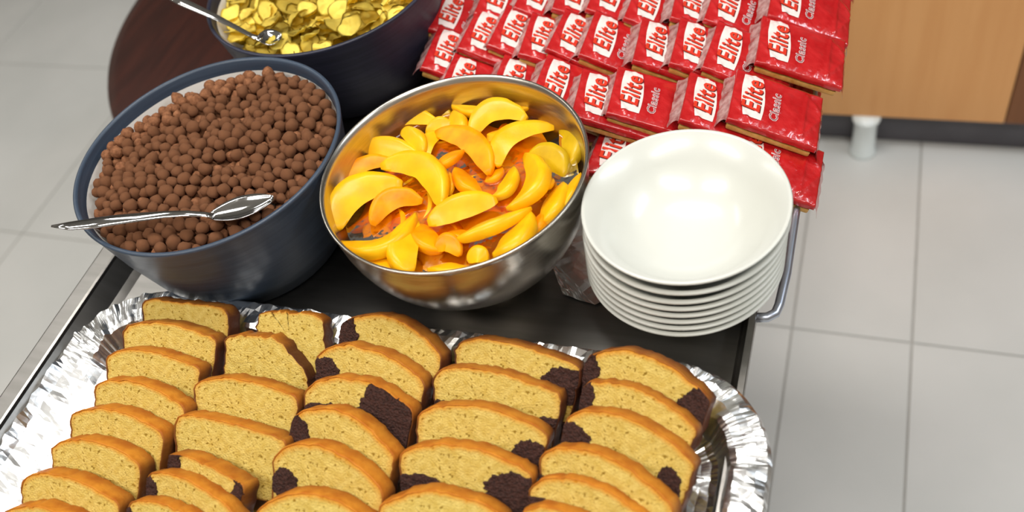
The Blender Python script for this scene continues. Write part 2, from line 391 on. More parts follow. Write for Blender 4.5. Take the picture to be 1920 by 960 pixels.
tag(pb, 'shiny stainless steel footed bowl full of peach slices in syrup', 'bowl')
HS = .566; zS = CAMZ-HS                          # syrup level
rS = RP-.0125
sy = obj('syrup', lathe([(0, 0), (rS*.5, 0), (rS-.002, 0), (rS, .0012)], 96), 'syrup', None, True); sy.location = (cxP, cyP, zS)
tag(sy, 'clear amber syrup around the peach slices in the steel bowl', 'syrup', kind='stuff')

SEC = [(-1.05, -.2), (-.8, -.04), (-.4, .20), (0, .44), (.32, .63), (.62, .80), (.86, .42), (1, 0), (.92, -.35), (.6, -.52), (.2, -.52), (-.2, -.46), (-.6, -.38), (-.95, -.28)]
def crescent(p0, pm, p1, wd, matn, label, name='peach_slice', dz=0, n=18, m=14, roll=None):
    """a peach wedge swept along the arc p0-pm-p1; rounded outside, two cut faces meeting in a thin inner edge"""
    c = [Vector(p0), Vector(pm), Vector(p1)]; c[1] += (c[1]-(c[0]+c[2])*.5)*.22; ctrl = c[1]*2-(c[0]+c[2])*.5
    org = c[1].copy(); bend = (c[1]-(c[0]+c[2])*.5); ax = (c[2]-c[0]).normalized()
    bm = bmesh.new(); rings = []; roll = random.uniform(-.45, .3) if roll is None else roll; cr, sr = math.cos(roll), math.sin(roll)
    up = Vector((0, 0, 1))
    for i in range(n+1):
        t = i/n; p = c[0]*(1-t)**2+ctrl*2*t*(1-t)+c[2]*t*t
        d = ((ctrl-c[0])*(1-t)+(c[2]-ctrl)*t).normalized()
        s = d.cross(up).normalized()
        if bend.length > 1e-5 and s.dot(bend) < 0: s = -s
        prof_ = max(.03, (math.sin(PI*min(max(t*.97+.015, .0), 1))**.52))
        W_ = wd*.5*prof_; T_ = wd*.5*(.2+.5*prof_)
        rg = []
        for k in range(m):
            x, z = SEC[k]; x, z = x*cr-z*sr*.6, z*cr+x*sr*.6
            q = p+s*(W_*x*(1 if x > 0 else .72))+up*(wd*.5*(.12+.88*prof_)*z*.82)
            q += Vector((1, 1, 1))*(.0008*nz(q, 90))
            rg.append(bm.verts.new(q-org))
        rings.append(rg)
    for a_, b_ in zip(rings, rings[1:]):
        for k in range(m): bm.faces.new((a_[k], a_[(k+1) % m], b_[(k+1) % m], b_[k]))
    bm.faces.new(rings[0][::-1]); bm.faces.new(rings[-1]); bmesh.ops.recalc_face_normals(bm, faces=bm.faces)
    for a_, b_ in zip(rings[1:-1], rings[2:]):
        for k in (4, 0, 8):
            e_ = bm.edges.get((a_[k], b_[k]))
            if e_: e_.smooth = False
    o = obj(name, bm, matn, None, True); o.location = org; tag(o, label, 'peach slice', 'peach slices in the steel bowl'); return o
PE = [  # ends and middle in the half-scale view of the bowl, width, lift above the syrup (mm), material, which one
 (240,268,350,212,480,222,58,3,'peach','long peach slice lying flat along the far left wall of the bowl'),
 (425,185,475,168,530,200,46,-1,'peach_green','short olive-yellow peach slice half sunk at the far left wall'),
 (535,150,650,172,835,160,46,5,'peach','straight peach slice at the very back of the steel bowl'),
 (615,275,690,192,815,205,74,8,'peach','big arched peach slice in front of the backmost one'),
 (205,325,300,318,420,365,62,5,'peach','blunt-ended peach slice left of the small glistening one'),
 (345,255,390,280,428,335,52,10,'peach','small glistening peach slice with bright wet end, upper left'),
 (532,185,555,225,560,270,52,9,'peach','little pointed peach slice standing behind the central orange pair'),
 (436,372,452,300,510,262,50,5,'peach','upright yellow peach slice left of the central orange one'),
 (470,262,600,305,672,415,76,9,'peach_orange','large orange peach slice arching over the middle of the bowl'),
 (468,392,520,355,575,322,48,13,'peach_orange','small deep orange peach wedge tucked below the large orange one'),
 (712,385,765,285,920,240,76,8,'peach','big curved peach slice on the right of the middle'),
 (950,215,975,295,962,390,76,0,'peach_green','dark olive pointed peach slice at the right wall'),
 (820,355,900,362,945,430,86,1,'peach_green','broad olive peach slice half under syrup at the right'),
 (805,345,832,440,735,545,84,11,'peach','long bright peach slice curving down the right of the middle'),
 (685,495,735,455,765,385,56,5,'peach','narrow peach slice beside the long bright one, on its left'),
 (555,390,590,440,645,490,62,7,'peach_orange','stubby orange peach slice in the very middle of the bowl'),
 (515,405,522,445,525,492,32,5,'peach','thin sliver of peach left of the stubby orange one'),
 (268,388,420,405,488,535,84,14,'peach','palest and topmost peach slice, crescent left of the middle'),
 (125,480,205,392,330,378,54,2,'peach_orange','orange-yellow peach slice against the left wall'),
 (112,620,180,500,350,450,100,9,'peach','largest peach slice, bright yellow at the left of the bowl'),
 (240,605,310,520,425,515,70,8,'peach_orange','dull orange peach slice inside the curve of the largest one'),
 (122,665,270,665,395,560,76,11,'peach','long peach slice below the dull orange one at the lower left'),
 (195,735,270,748,340,765,52,3,'peach','peach slice at the near left rim half hidden by the long one'),
 (385,780,362,690,402,590,92,9,'peach','wide upright peach slice touching the near rim'),
 (405,600,440,650,500,700,78,5,'peach_orange','peach slice just right of the wide upright one'),
 (445,765,520,765,600,762,50,4,'peach','flat peach slice lying along the near rim'),
 (475,705,520,680,562,720,60,7,'peach_orange','small orange peach piece above the flat one at the near rim'),
 (445,600,570,545,705,512,84,13,'peach','straight thick peach slice across the front middle'),
 (553,655,680,600,830,540,72,12,'peach','long peach slice in front of the straight thick one'),
 (690,710,765,650,825,560,98,9,'peach','broad peach slice at the near right rim'),
 (595,745,632,725,668,742,62,6,'peach','small upright peach piece between flat slice and broad one'),
 (655,300,685,275,705,250,48,3,'peach','small peach piece showing under the big arched one'),
 (865,600,915,520,945,450,78,2,'peach','peach slice sunk in syrup at the right of the bowl'),
 (945,545,975,480,1015,410,40,5,'peach','thin peach slice pressed against the right wall'),
 (820,650,850,600,872,560,62,-2,'peach_orange','orange peach slice under syrup at the near right'),
 (862,445,885,450,912,432,36,3,'peach','tiny peach fragment between the right-hand slices'),
 (655,440,690,415,712,392,52,0,'peach_orange','deep orange peach piece in the gap at the middle right'),
 (518,505,538,498,560,490,30,6,'peach','tiny peach sliver at the centre front'),
 (437,262,490,232,545,240,46,6,'peach','curled peach slice behind the upright yellow one'),
 (505,640,560,640,605,655,52,3,'peach_orange','small peach chunk behind the orange piece at the front'),
]
k_ = zS
for (a0, b0, a1, b1, a2, b2, wd, lift, mn, lb) in PE:
    z = zS+lift*.001
    pp = [at(580+x/2, 120+y/2, z+dz) for x, y, dz in ((a0, b0, -.003), (a1, b1, .0), (a2, b2, -.003))]
    crescent(*pp, wd/2/F*1.54*(pp[1]-CAM).length, mn, lb)
for i in range(60):                               # the slices sunk under the surface
    a = i*2.4; r = rS*.90*math.sqrt((i+.5)/60)
    p = Vector((cxP+r*math.cos(a), cyP+r*math.sin(a), zS-.009-.0025*(i % 3)))
    d = Vector((math.cos(a+1.3), math.sin(a+1.3), 0)); s = Vector((-d.y, d.x, 0))
    o = crescent(p-d*.024-s*.005, p+s*.005, p+d*.024-s*.005, .030, ('peach', 'peach_orange')[i % 2], 'peach slice sunk deep in the syrup under the others')

# --- stack of eight white bowls
cxW, cyW, RW = -.2157*.544, .8865*.544, .0800
ys = [530, 548.5, 565.5, 578.5, 591, 603.5, 616, 628.5]
bh = .052
def china():
    prof = [(0, .006), (.026, .006), (.028, 0), (.033, 0), (.035, .006), (.050, .016), (.066, .032), (RW-.001, bh-.003), (RW, bh-.001), (RW-.001, bh),
            (RW-.0035, bh-.0005), (.0625, .0335), (.047, .0175), (.030, .0095), (0, .0085)]
    return lathe(prof, 96)
wb_me = None
names = ['topmost', 'second from the top', 'third from the top', 'fourth from the top', 'fifth from the top', 'sixth from the top', 'last but one', 'bottommost']
for i, y in enumerate(ys):
    Hh = .544+(y-530)/98.5*(.608-.544)
    zt = CAMZ-Hh
    if wb_me is None: o = obj('serving_dish', china(), 'china', None, True); wb_me = o.data
    else: o = obj('serving_dish', wb_me)
    o.name = 'cereal_dish'
    o.location = (cxW+(.0012 if i < 2 else 0)-.0004*i, cyW-.0002*i, zt-bh)
    o.rotation_euler = (0, 0, i)
    if i == 7: ft = zt-bh
    tag(o, 'plain white china bowl, %s in the stack by the packets' % names[i], 'bowl', 'stacked white china bowls')
BOT = ft

# --- spoons
def spoon(pts, wid, bowl0, bowl1, bw, label, dip=.006):
    """pts: handle centreline; bowl from bowl0 to bowl1"""
    s = empty('serving_spoon', Vector(pts[0]))
    o0 = Vector(pts[0])
    obj('handle', tube([Vector(p)-o0 for p in pts], wid, 12, .35), 'spoonsteel', s, True)
    b0, b1 = Vector(bowl0)-o0, Vector(bowl1)-o0; d = (b1-b0); Ln = d.length; d.normalize(); sd = d.cross(Vector((0, 0, 1))).normalized(); up = sd.cross(d)
    v, f = [], []; n, m = 16, 12
    for side in (0, 1):
        for i in range(n+1):
            t = i/n; hw = bw*(math.sin(PI*(t*.93+.045))**.6)*(1.06-.2*abs(t-.45))
            for j in range(m+1):
                u = j/m*2-1
                z = -dip*(1-u*u)*math.sin(PI*min(1, t*.9+.07))**.7
                v.append(b0+d*(Ln*t)+sd*(hw*u)+up*(z-side*.0012))
    A = (n+1)*(m+1)
    for i in range(n):
        for j in range(m):
            q = i*(m+1)+j; f.append((q, q+1, q+m+2, q+m+1)); f.append((A+q, A+q+m+1, A+q+m+2, A+q+1))
    for i in range(n):
        q = i*(m+1); f.append((q, q+m+1, A+q+m+1, A+q)); q += m; f.append((q, A+q, A+q+m+1, q+m+1))
    for j in range(m):
        f.append((j, A+j, A+j+1, j+1)); q = n*(m+1)+j; f.append((q, q+1, A+q+1, A+q))
    pydata('spoon_bowl', v, f, 'spoonsteel', s, True)
    tag(s, label, 'spoon')
zb = zB+.004
hp = [(96, 424, zb+.022), (130, 424, zb+.017), (165, 420, zb+.011), (210, 413, zb+.009), (260, 407, zb+.011), (310, 402, zb+.013), (350, 400, zb+.013), (385, 402, zb+.009), (400, 405, zb+.006)]
spoon([at(*p) for p in hp], [.0012, .0052, .0062, .006, .0052, .004, .0032, .0028, .003], at(394, 404, zb+.006), at(512, 370, zb+.003), .0125,
      'long steel serving spoon lying across the cocoa balls, handle over the rim')
hp = [(300, -20, zY+.036), (345, 5, zY+.026), (400, 30, zY+.013), (440, 50, zY+.007), (470, 66, zY+.004), (488, 74, zY+.003)]
spoon([at(*p) for p in hp], [.006, .0055, .004, .003, .0026, .003], at(484, 71, zY+.003), at(528, 66, zY-.003), .0135,
      'steel spoon stuck into the yellow corn flakes, handle over the far rim')

# ================================================================ foil tray of cake
TX0, TX1, TY0, TY1 = -.664, -.029, -.10, .393
FZ = CAMZ-.628; BZ = CAMZ-.654
tray = empty('cake_tray', (0, 0, 0))
def tring(off, z, n=14, amp=0, fold=0, seed=1, dens=3):
    base = rrect(TX0+off, TX1-off, TY0+off, TY1-off, max(.085-off, .02), n*2)
    P_ = [Vector((x, y, 0)) for x, y in base]; res = []
    for a_, b_ in zip(P_, P_[1:]+P_[:1]):
        k = max(1, int((b_-a_).length/.004)) if (b_-a_).length > .03 else dens
        for j in range(k): res.append(a_.lerp(b_, j/k))
    return res
def build_foil():
    n = None; lv = []
    spec = [(.0025, FZ-.009, .0), (0, FZ-.003, .3), (.003, FZ+.0005, 1), (.010, FZ+.001, 1), (.018, FZ+.0005, 1), (.025, FZ-.0005, .9), (.029, FZ-.003, .8), (.033, FZ-.012, .8), (.038, BZ+.004, .7), (.043, BZ+.001, .8)]+[(.050+.007*k, BZ, .9) for k in range(10)]+[(.13, BZ, .5), (.16, BZ, .5), (.20, BZ, .4), (.24, BZ, .3)]
    base = tring(0, 0); cx, cy = (TX0+TX1)/2, (TY0+TY1)/2
    rings = []
    for off, z, amp in spec:
        rg = []
        for i, p in enumerate(base):
            # inward direction of the rounded rectangle
            qx = min(max(p.x, TX0+.085), TX1-.085); qy = min(max(p.y, TY0+.085), TY1-.085)
            nrm = Vector((p.x-qx, p.y-qy, 0))
            if nrm.length < 1e-6: nrm = Vector((0, 1, 0))
            nrm.normalize()
            o_ = off
            if o_ > .085:
                tgt = Vector((min(max(p.x, TX0+o_), TX1-o_), min(max(p.y, TY0+o_), TY1-o_), 0)); q = tgt
            else: q = p-nrm*o_
            s = i*.004
            wob = .02*noise.noise(Vector((s*9, off*20, 9)))
            fold = (abs(noise.noise(Vector(((s+wob)*42, off*26, 3))))*2-.45)*(.55+.9*abs(noise.noise(Vector((s*11, 2, 1)))))
            fold += .8*(abs(noise.noise(Vector((q.x*38+3, q.y*38, 2))))*2-.4)
            fold2 = noise.noise(Vector((q.x*120+5, q.y*120, 1)))*1.3
            q = q+Vector((0, 0, z))
            q.z += amp*(.0040*fold+.0014*fold2)*(1 if off > .002 else .4)*(1 if off < .04 else .45)
            if off < .06: q += nrm*amp*(.0014*fold2)
            if off >= .036: q.z = max(q.z, BZ-.0005)
            if p.x < TX0+.1 and p.y < TY1-.05 and off > .003:
                k__ = min(1, (TY1-.05-p.y)/.06, 1); zz = FZ-.004-(FZ-.004-BZ)*min(1, off/.052); q.z = q.z*(1-k__)+k__*(zz+.45*(q.z-z))
            rg.append(q)
        rings.append(rg)
    return rings
rg = build_foil()
bm = loops(rg, True)
obj('foil', bm, 'foil', tray, False)
def pring(o_, z): return [(x, y, z) for x, y in rrect(TX0+o_, TX1-o_, TY0+o_, TY1-o_, .08-min(o_, .05), 8)]
obj('baking_tray', loops([pring(.064, TOP+.0003), pring(.058, TOP+.0006), pring(.054, TOP+.0035), pring(.056, TOP+.0038), pring(.06, TOP+.0020)], True, True), 'steel', tray)
tag(tray, 'large shallow tray lined with crinkled aluminium foil under the cake slices', 'tray')

# --- cake slices
LEAN = math.radians(46); HC = .605; ZC = CAMZ-HC
def outline(wd, hs, dome, skew, seed, n=72, kind='dome', taper=.05):
    """front outline in (u, v): corners of the top at (0,0) and (wd,0), v down to -hs"""
    pts_ = []
    nt = 30
    for k in range(nt+1):
        u = k/nt
        if kind == 'dome': v = dome*(math.sin(PI*u**skew))**.8
        elif kind == 'flat': v = dome*min(1, u*8, (1-u)*8)**.5
        elif kind == 'broken': v = dome*min(1, u*9) if u < .62 else dome-(u-.62)/.38*hs*.55
        elif kind == 'trap': v = dome*(math.sin(PI*u))**.4
        elif kind == 'crack': v = dome*(math.sin(PI*u**skew))**.8-.004*math.exp(-((u-.42)/.025)**2)
        pts_.append([u*wd, v])
    tp = taper*wd
    if kind in ('trap',): tp = -.14*wd
    if kind == 'broken': tp = -.07*wd
    end = pts_[-1][1]
    for k in range(1, 13):
        s = k/12; pts_.append([wd-tp*s, end+(-hs-end)*s])
    for k in range(1, 19):
        s = k/18; pts_.append([wd-tp-(wd-2*tp)*s, -hs])
    for k in range(1, 12):
        s = k/12; pts_.append([tp*(1-s), -hs*(1-s)])
    # round the lower corners and roughen
    P_ = [Vector((x, y, 0)) for x, y in pts_]
    for _ in range(2): P_ = [(P_[i-1]+P_[i]*2+P_[(i+1) % len(P_)])/4 for i in range(len(P_))]
    rough = .0010 if kind in ('dome', 'flat', 'crack') else .0018
    for p in P_:
        x_, y_ = p.x, p.y; p.x += rough*(nz((x_, y_, seed), 150, seed)*1.4+nz((x_, y_, seed), 420, seed)*.9); p.y += rough*(nz((x_, y_, seed+3), 150, seed+5)*1.4+nz((x_, y_, 7), 420, seed)*.9)
    return P_
slices = []
def cake_slice(L, R, dome, thick, hs, kind='dome', skew=1.0, choc=(), dark=.0, label='', seed=0, lift=0, lean=LEAN, cat='cake slice', group='cake slices on the foil tray', crusty=True):
    a, b = at(L[0], L[1], ZC+lift), at(R[0], R[1], ZC+lift)
    u = (b-a); wd = u.length; u.normalize(); v = Vector((-u.y, u.x, 0))
    if v.y < 0: v = -v
    f = Vector((0, 0, 1))*math.cos(lean)+v*math.sin(lean); nn = u.cross(f).normalized()
    if nn.z < 0: nn = -nn
    root = empty('cake_slice'); rm = Matrix((u, f, nn)).transposed().to_4x4(); rm.translation = a; root.matrix_world = rm
    O = outline(wd, hs, dome, skew, seed, kind=kind); n = len(O); cen = Vector((wd/2, -hs*.4, 0))
    # crumb: front and back faces with a soft golden margin near the crust
    verts, faces, edge = [], [], []
    S = [.0, .3, .55, .75, .87, .93, .97, .99]
    for side, zz in ((0, 0), (1, -thick)):
        base = len(verts)
        for s in S[1:]:
            for p in O:
                q = cen.lerp(p, s); d_ = .0007*nz((q.x, q.y, seed), 120, seed)+.0004*nz((q.x, q.y, seed), 400, seed+2)
                verts.append((q.x, q.y, zz+(d_-(.0012 if s > .98 else 0))*(1 if side == 0 else -1)))
                top = max(0, min(1, (p.y+hs*.15)/(hs*.3)))
                edge.append((max(0, (s-.86)/.13)**1.2)*(1.0 if kind != 'trap' or top > .5 else .0)*(.35+.65*top))
        verts.append((cen.x, cen.y, zz)); edge.append(0); ci = len(verts)-1
        for r in range(len(S)-2):
            for k in range(n):
                a0, a1 = base+r*n+k, base+r*n+(k+1) % n; b0, b1 = a0+n, a1+n
                faces.append((a0, b0, b1, a1) if side == 0 else (a0, a1, b1, b0))
        for k in range(n):
            a0, a1 = base+k, base+(k+1) % n; faces.append((ci, a0, a1) if side == 0 else (ci, a1, a0))
    me = bpy.data.meshes.new('crumb'); me.from_pydata(verts, [], faces); at_ = me.attributes.new('edge', 'FLOAT', 'POINT'); at_.data.foreach_set('value', edge)
    me.polygons.foreach_set('use_smooth', [True]*len(me.polygons)); me.update(); obj('crumb', me, 'crumb', root)
    # crust: the baked skin round the outline
    verts, faces, dk = [], [], []
    zs = [(-.0012, .985), (.0002, .995), (.0000, 1.004), (-.0015, 1.012), (-thick*.3, 1.014), (-thick*.7, 1.014), (-thick+.001, 1.008), (-thick, .985)]
    for zz, s in zs:
        for p in O:
            q = cen+(p-cen)*s; d_ = .0006*nz((q.x, q.y, zz*3), 110, seed)
            dirv = (p-cen).normalized(); q = q+dirv*d_
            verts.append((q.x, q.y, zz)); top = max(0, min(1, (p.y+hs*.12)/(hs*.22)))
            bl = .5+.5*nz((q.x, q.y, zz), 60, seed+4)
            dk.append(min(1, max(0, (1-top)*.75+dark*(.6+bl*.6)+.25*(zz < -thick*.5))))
    for r in range(len(zs)-1):
        for k in range(n):
            a0, a1 = r*n+k, r*n+(k+1) % n; faces.append((a0, a0+n, a1+n, a1))
    me = bpy.data.meshes.new('crust'); me.from_pydata(verts, [], faces); at_ = me.attributes.new('dark', 'FLOAT', 'POINT'); at_.data.foreach_set('value', dk)
    me.polygons.foreach_set('use_smooth', [True]*len(me.polygons)); me.update(); me.validate()
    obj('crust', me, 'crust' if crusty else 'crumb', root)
    for ci_, (cu, cv, ru, rv) in enumerate(choc):
        cv *= .62; rv *= .85
        cc = Vector((cu*wd, cv*hs, 0)); bnd = []; m_ = 84
        def rlim(p):
            d_ = p-cen; ang = math.atan2(d_.y, d_.x)
            best = min(O, key=lambda q: abs(((math.atan2(q.y-cen.y, q.x-cen.x)-ang+PI) % (2*PI))-PI)); R_ = (best-cen).length*.992
            return cen+d_*(R_/d_.length) if d_.length > R_ else p
        v_, f_ = [], []
        for s in (.35, .7, .9, 1.0):
            for k in range(m_):
                t = 2*PI*k/m_; jag = 1+.20*nz((math.cos(t)*2, math.sin(t)*2, ci_), 1, seed+ci_)+.15*nz((math.cos(t)*5, math.sin(t)*5, 0), 1, seed)+(.10*nz((math.cos(t)*15+s*9, math.sin(t)*15, s*5), 1, seed) if s > .8 else 0)
                q = rlim(cc+Vector((math.cos(t)*ru*wd, math.sin(t)*rv*hs, 0))*(s*jag))
                v_.append((q.x, q.y, (.0014 if s < 1 else -.0015)+.0012*nz((q.x, q.y, 1), 260, seed)))
        v_.append((*rlim(cc).xy, .0016)); c0 = len(v_)-1
        for r in range(3):
            for k in range(m_): a0, a1 = r*m_+k, r*m_+(k+1) % m_; f_.append((a0, a0+m_, a1+m_, a1))
        for k in range(m_): f_.append((c0, k, (k+1) % m_))
        pydata('chocolate_swirl', v_, f_, 'cocoa', root, False)
    tag(root, label, cat, group)
    slices.append(root); return root
COL = ['leftmost row', 'second row', 'middle row', 'fourth row', 'rightmost row']
ORD = ['backmost', 'second', 'third', 'fourth', 'fifth', 'sixth', 'seventh', 'eighth']
S_ = [
 # column, row, L, R, dome, kind, skew, chocolate, extra height, look
 (0,0,(266,563),(433,584),.005,'flat',1,[],0,'thin plain yellow cake slice with dark edge'),
 (0,1,(229,612),(407,630),.011,'dome',.8,[],0,'plain yellow cake slice with a wavy top'),
 (0,2,(196,662),(376,682),.011,'dome',.75,[],0,'plain yellow cake slice'),
 (0,3,(176,712),(350,754),.012,'dome',.85,[],0,'plain yellow cake slice with domed top'),
 (0,4,(130,768),(310,806),.013,'dome',.9,[],0,'plain yellow cake slice with domed top'),
 (0,5,(96,828),(266,862),.013,'dome',.9,[],0,'yellow cake slice with crumbled left corner'),
 (0,6,(38,892),(228,936),.013,'dome',.75,[],0,'yellow cake slice with thick golden crust'),
 (0,7,(4,952),(180,990),.012,'dome',.9,[],0,'yellow cake slice cut by the photo edge'),
 (1,0,(488,588),(606,600),.004,'trap',1,[],0,'broken yellow cake piece lying flat without side crust'),
 (1,1,(424,633),(575,648),.004,'broken',1,[],0,'yellow cake slice with broken top right corner'),
 (1,2,(363,712),(562,738),.010,'dome',.8,[],0,'yellow cake slice with torn left edge'),
 (1,3,(326,774),(540,814),.006,'dome',.6,[],0,'tall plain yellow cake slice with thick flat crust'),
 (1,4,(318,838),(460,902),.004,'dome',1,[(.02,-.35,.16,.5),(.5,-.75,.5,.28),(1.0,-.45,.16,.6)],0,'slanting slice with golden crust above chocolate'),
 (1,5,(278,876),(452,962),.010,'dome',.9,[(.02,-.5,.12,.35)],0,'slanting yellow slice with chocolate left end'),
 (1,6,(240,930),(410,1000),.010,'dome',.9,[(.02,-.6,.12,.35)],0,'yellow slice with dark left end at the photo edge'),
 (2,0,(640,601),(832,668),.019,'dome',.95,[(.04,-.45,.17,.5)],0,'domed marble cake slice with dark crust'),
 (2,1,(592,660),(800,712),.018,'crack',.85,[(.06,-.55,.2,.45),(.85,-.95,.25,.35)],0,'marble cake slice with cracked crust'),
 (2,2,(571,722),(776,764),.018,'crack',.9,[(.3,-.75,.35,.4),(.80,-.35,.30,.8)],0,'mostly chocolate marble slice with cracked crust'),
 (2,3,(547,774),(742,850),.021,'dome',.9,[(.04,-.35,.17,.42),(.93,-.95,.12,.25)],0,'domed marble slice with chocolate left corner'),
 (2,4,(512,846),(722,916),.021,'dome',.85,[(.13,-.62,.13,.33),(.92,-1.0,.12,.2)],0,'marble slice with round chocolate spot at left'),
 (2,5,(478,950),(705,975),.019,'dome',.9,[(.2,-.5,.2,.25)],0,'domed yellow slice at the photo edge, trace of chocolate'),
 (3,0,(851,643),(1092,684),.010,'dome',.7,[(.90,-.6,.2,.4)],0,'marble slice with chocolate right corner'),
 (3,1,(812,693),(1057,734),.010,'dome',.75,[(.12,-.95,.15,.2),(.94,-.9,.14,.2)],0,'wide yellow slice with hardly any chocolate'),
 (3,2,(780,771),(1030,802),.014,'dome',.8,[(.15,-.9,.17,.18),(.88,-.68,.14,.34)],0,'yellow slice with chocolate lower right corner'),
 (3,3,(747,842),(1003,880),.014,'dome',.85,[(.15,-.8,.25,.3),(.86,-.62,.24,.5)],0,'marble slice with large chocolate right corner'),
 (3,4,(706,946),(955,962),.017,'dome',.9,[],0,'domed plain yellow slice at the photo edge'),
 (4,0,(1097,672),(1336,748),.019,'dome',.8,[(.02,-.32,.13,.42),(.93,-.6,.2,.6)],0,'domed marble slice with chocolate at both ends'),
 (4,1,(1093,714),(1310,800),.013,'dome',.9,[(.0,-.45,.14,.5)],0,'marble slice with chocolate left end'),
 (4,2,(1058,774),(1308,862),.016,'dome',.85,[(.08,-.5,.17,.33),(.84,-.75,.1,.34)],0,'marble slice with two small chocolate patches'),
 (4,3,(1015,840),(1270,948),.017,'dome',.85,[(.0,-.85,.12,.25)],0,'plain yellow slice with strongly domed crust'),
 (4,4,(995,898),(1228,972),.014,'dome',.8,[(.12,-.6,.2,.3)],0,'marble slice with chocolate lower left corner'),
 (4,5,(975,954),(1160,1015),.013,'dome',.8,[(.1,-.5,.15,.3)],0,'domed slice cut by the bottom photo edge'),
]
for i, (c, r, L, R, dome, kind, sk, ch, ex, look) in enumerate(S_):
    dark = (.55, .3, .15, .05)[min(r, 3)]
    sh = (5, 8, 10, 12)[min(r, 3)] if (c, r) not in ((1, 0), (1, 1)) else 0
    th_ = .018
    mid = (at(*L, ZC)+at(*R, ZC))/2
    if r:
        Lp, Rp = [(q[2], q[3]) for q in S_ if q[0] == c and q[1] == r-1][0]
        gap = ((at(*Lp, ZC)+at(*Rp, ZC))/2-mid).y
        th_ = min(th_, gap*math.cos(LEAN)*.96)
    L = (L[0], L[1]+sh); R = (R[0]-2, R[1]+sh)
    hs = .0455
    ln = LEAN
    if (c, r) == (1, 3): hs = .052
    if (c, r) in ((1, 0),): th_ = .017; ln = math.radians(52); dark = .2
    cake_slice(L, R, dome, th_, hs, kind, sk, ch, dark, look+', %s %s' % (COL[c], 'backmost' if r == 0 else ORD[r]+' from back'), seed=i*3+1, lean=ln)

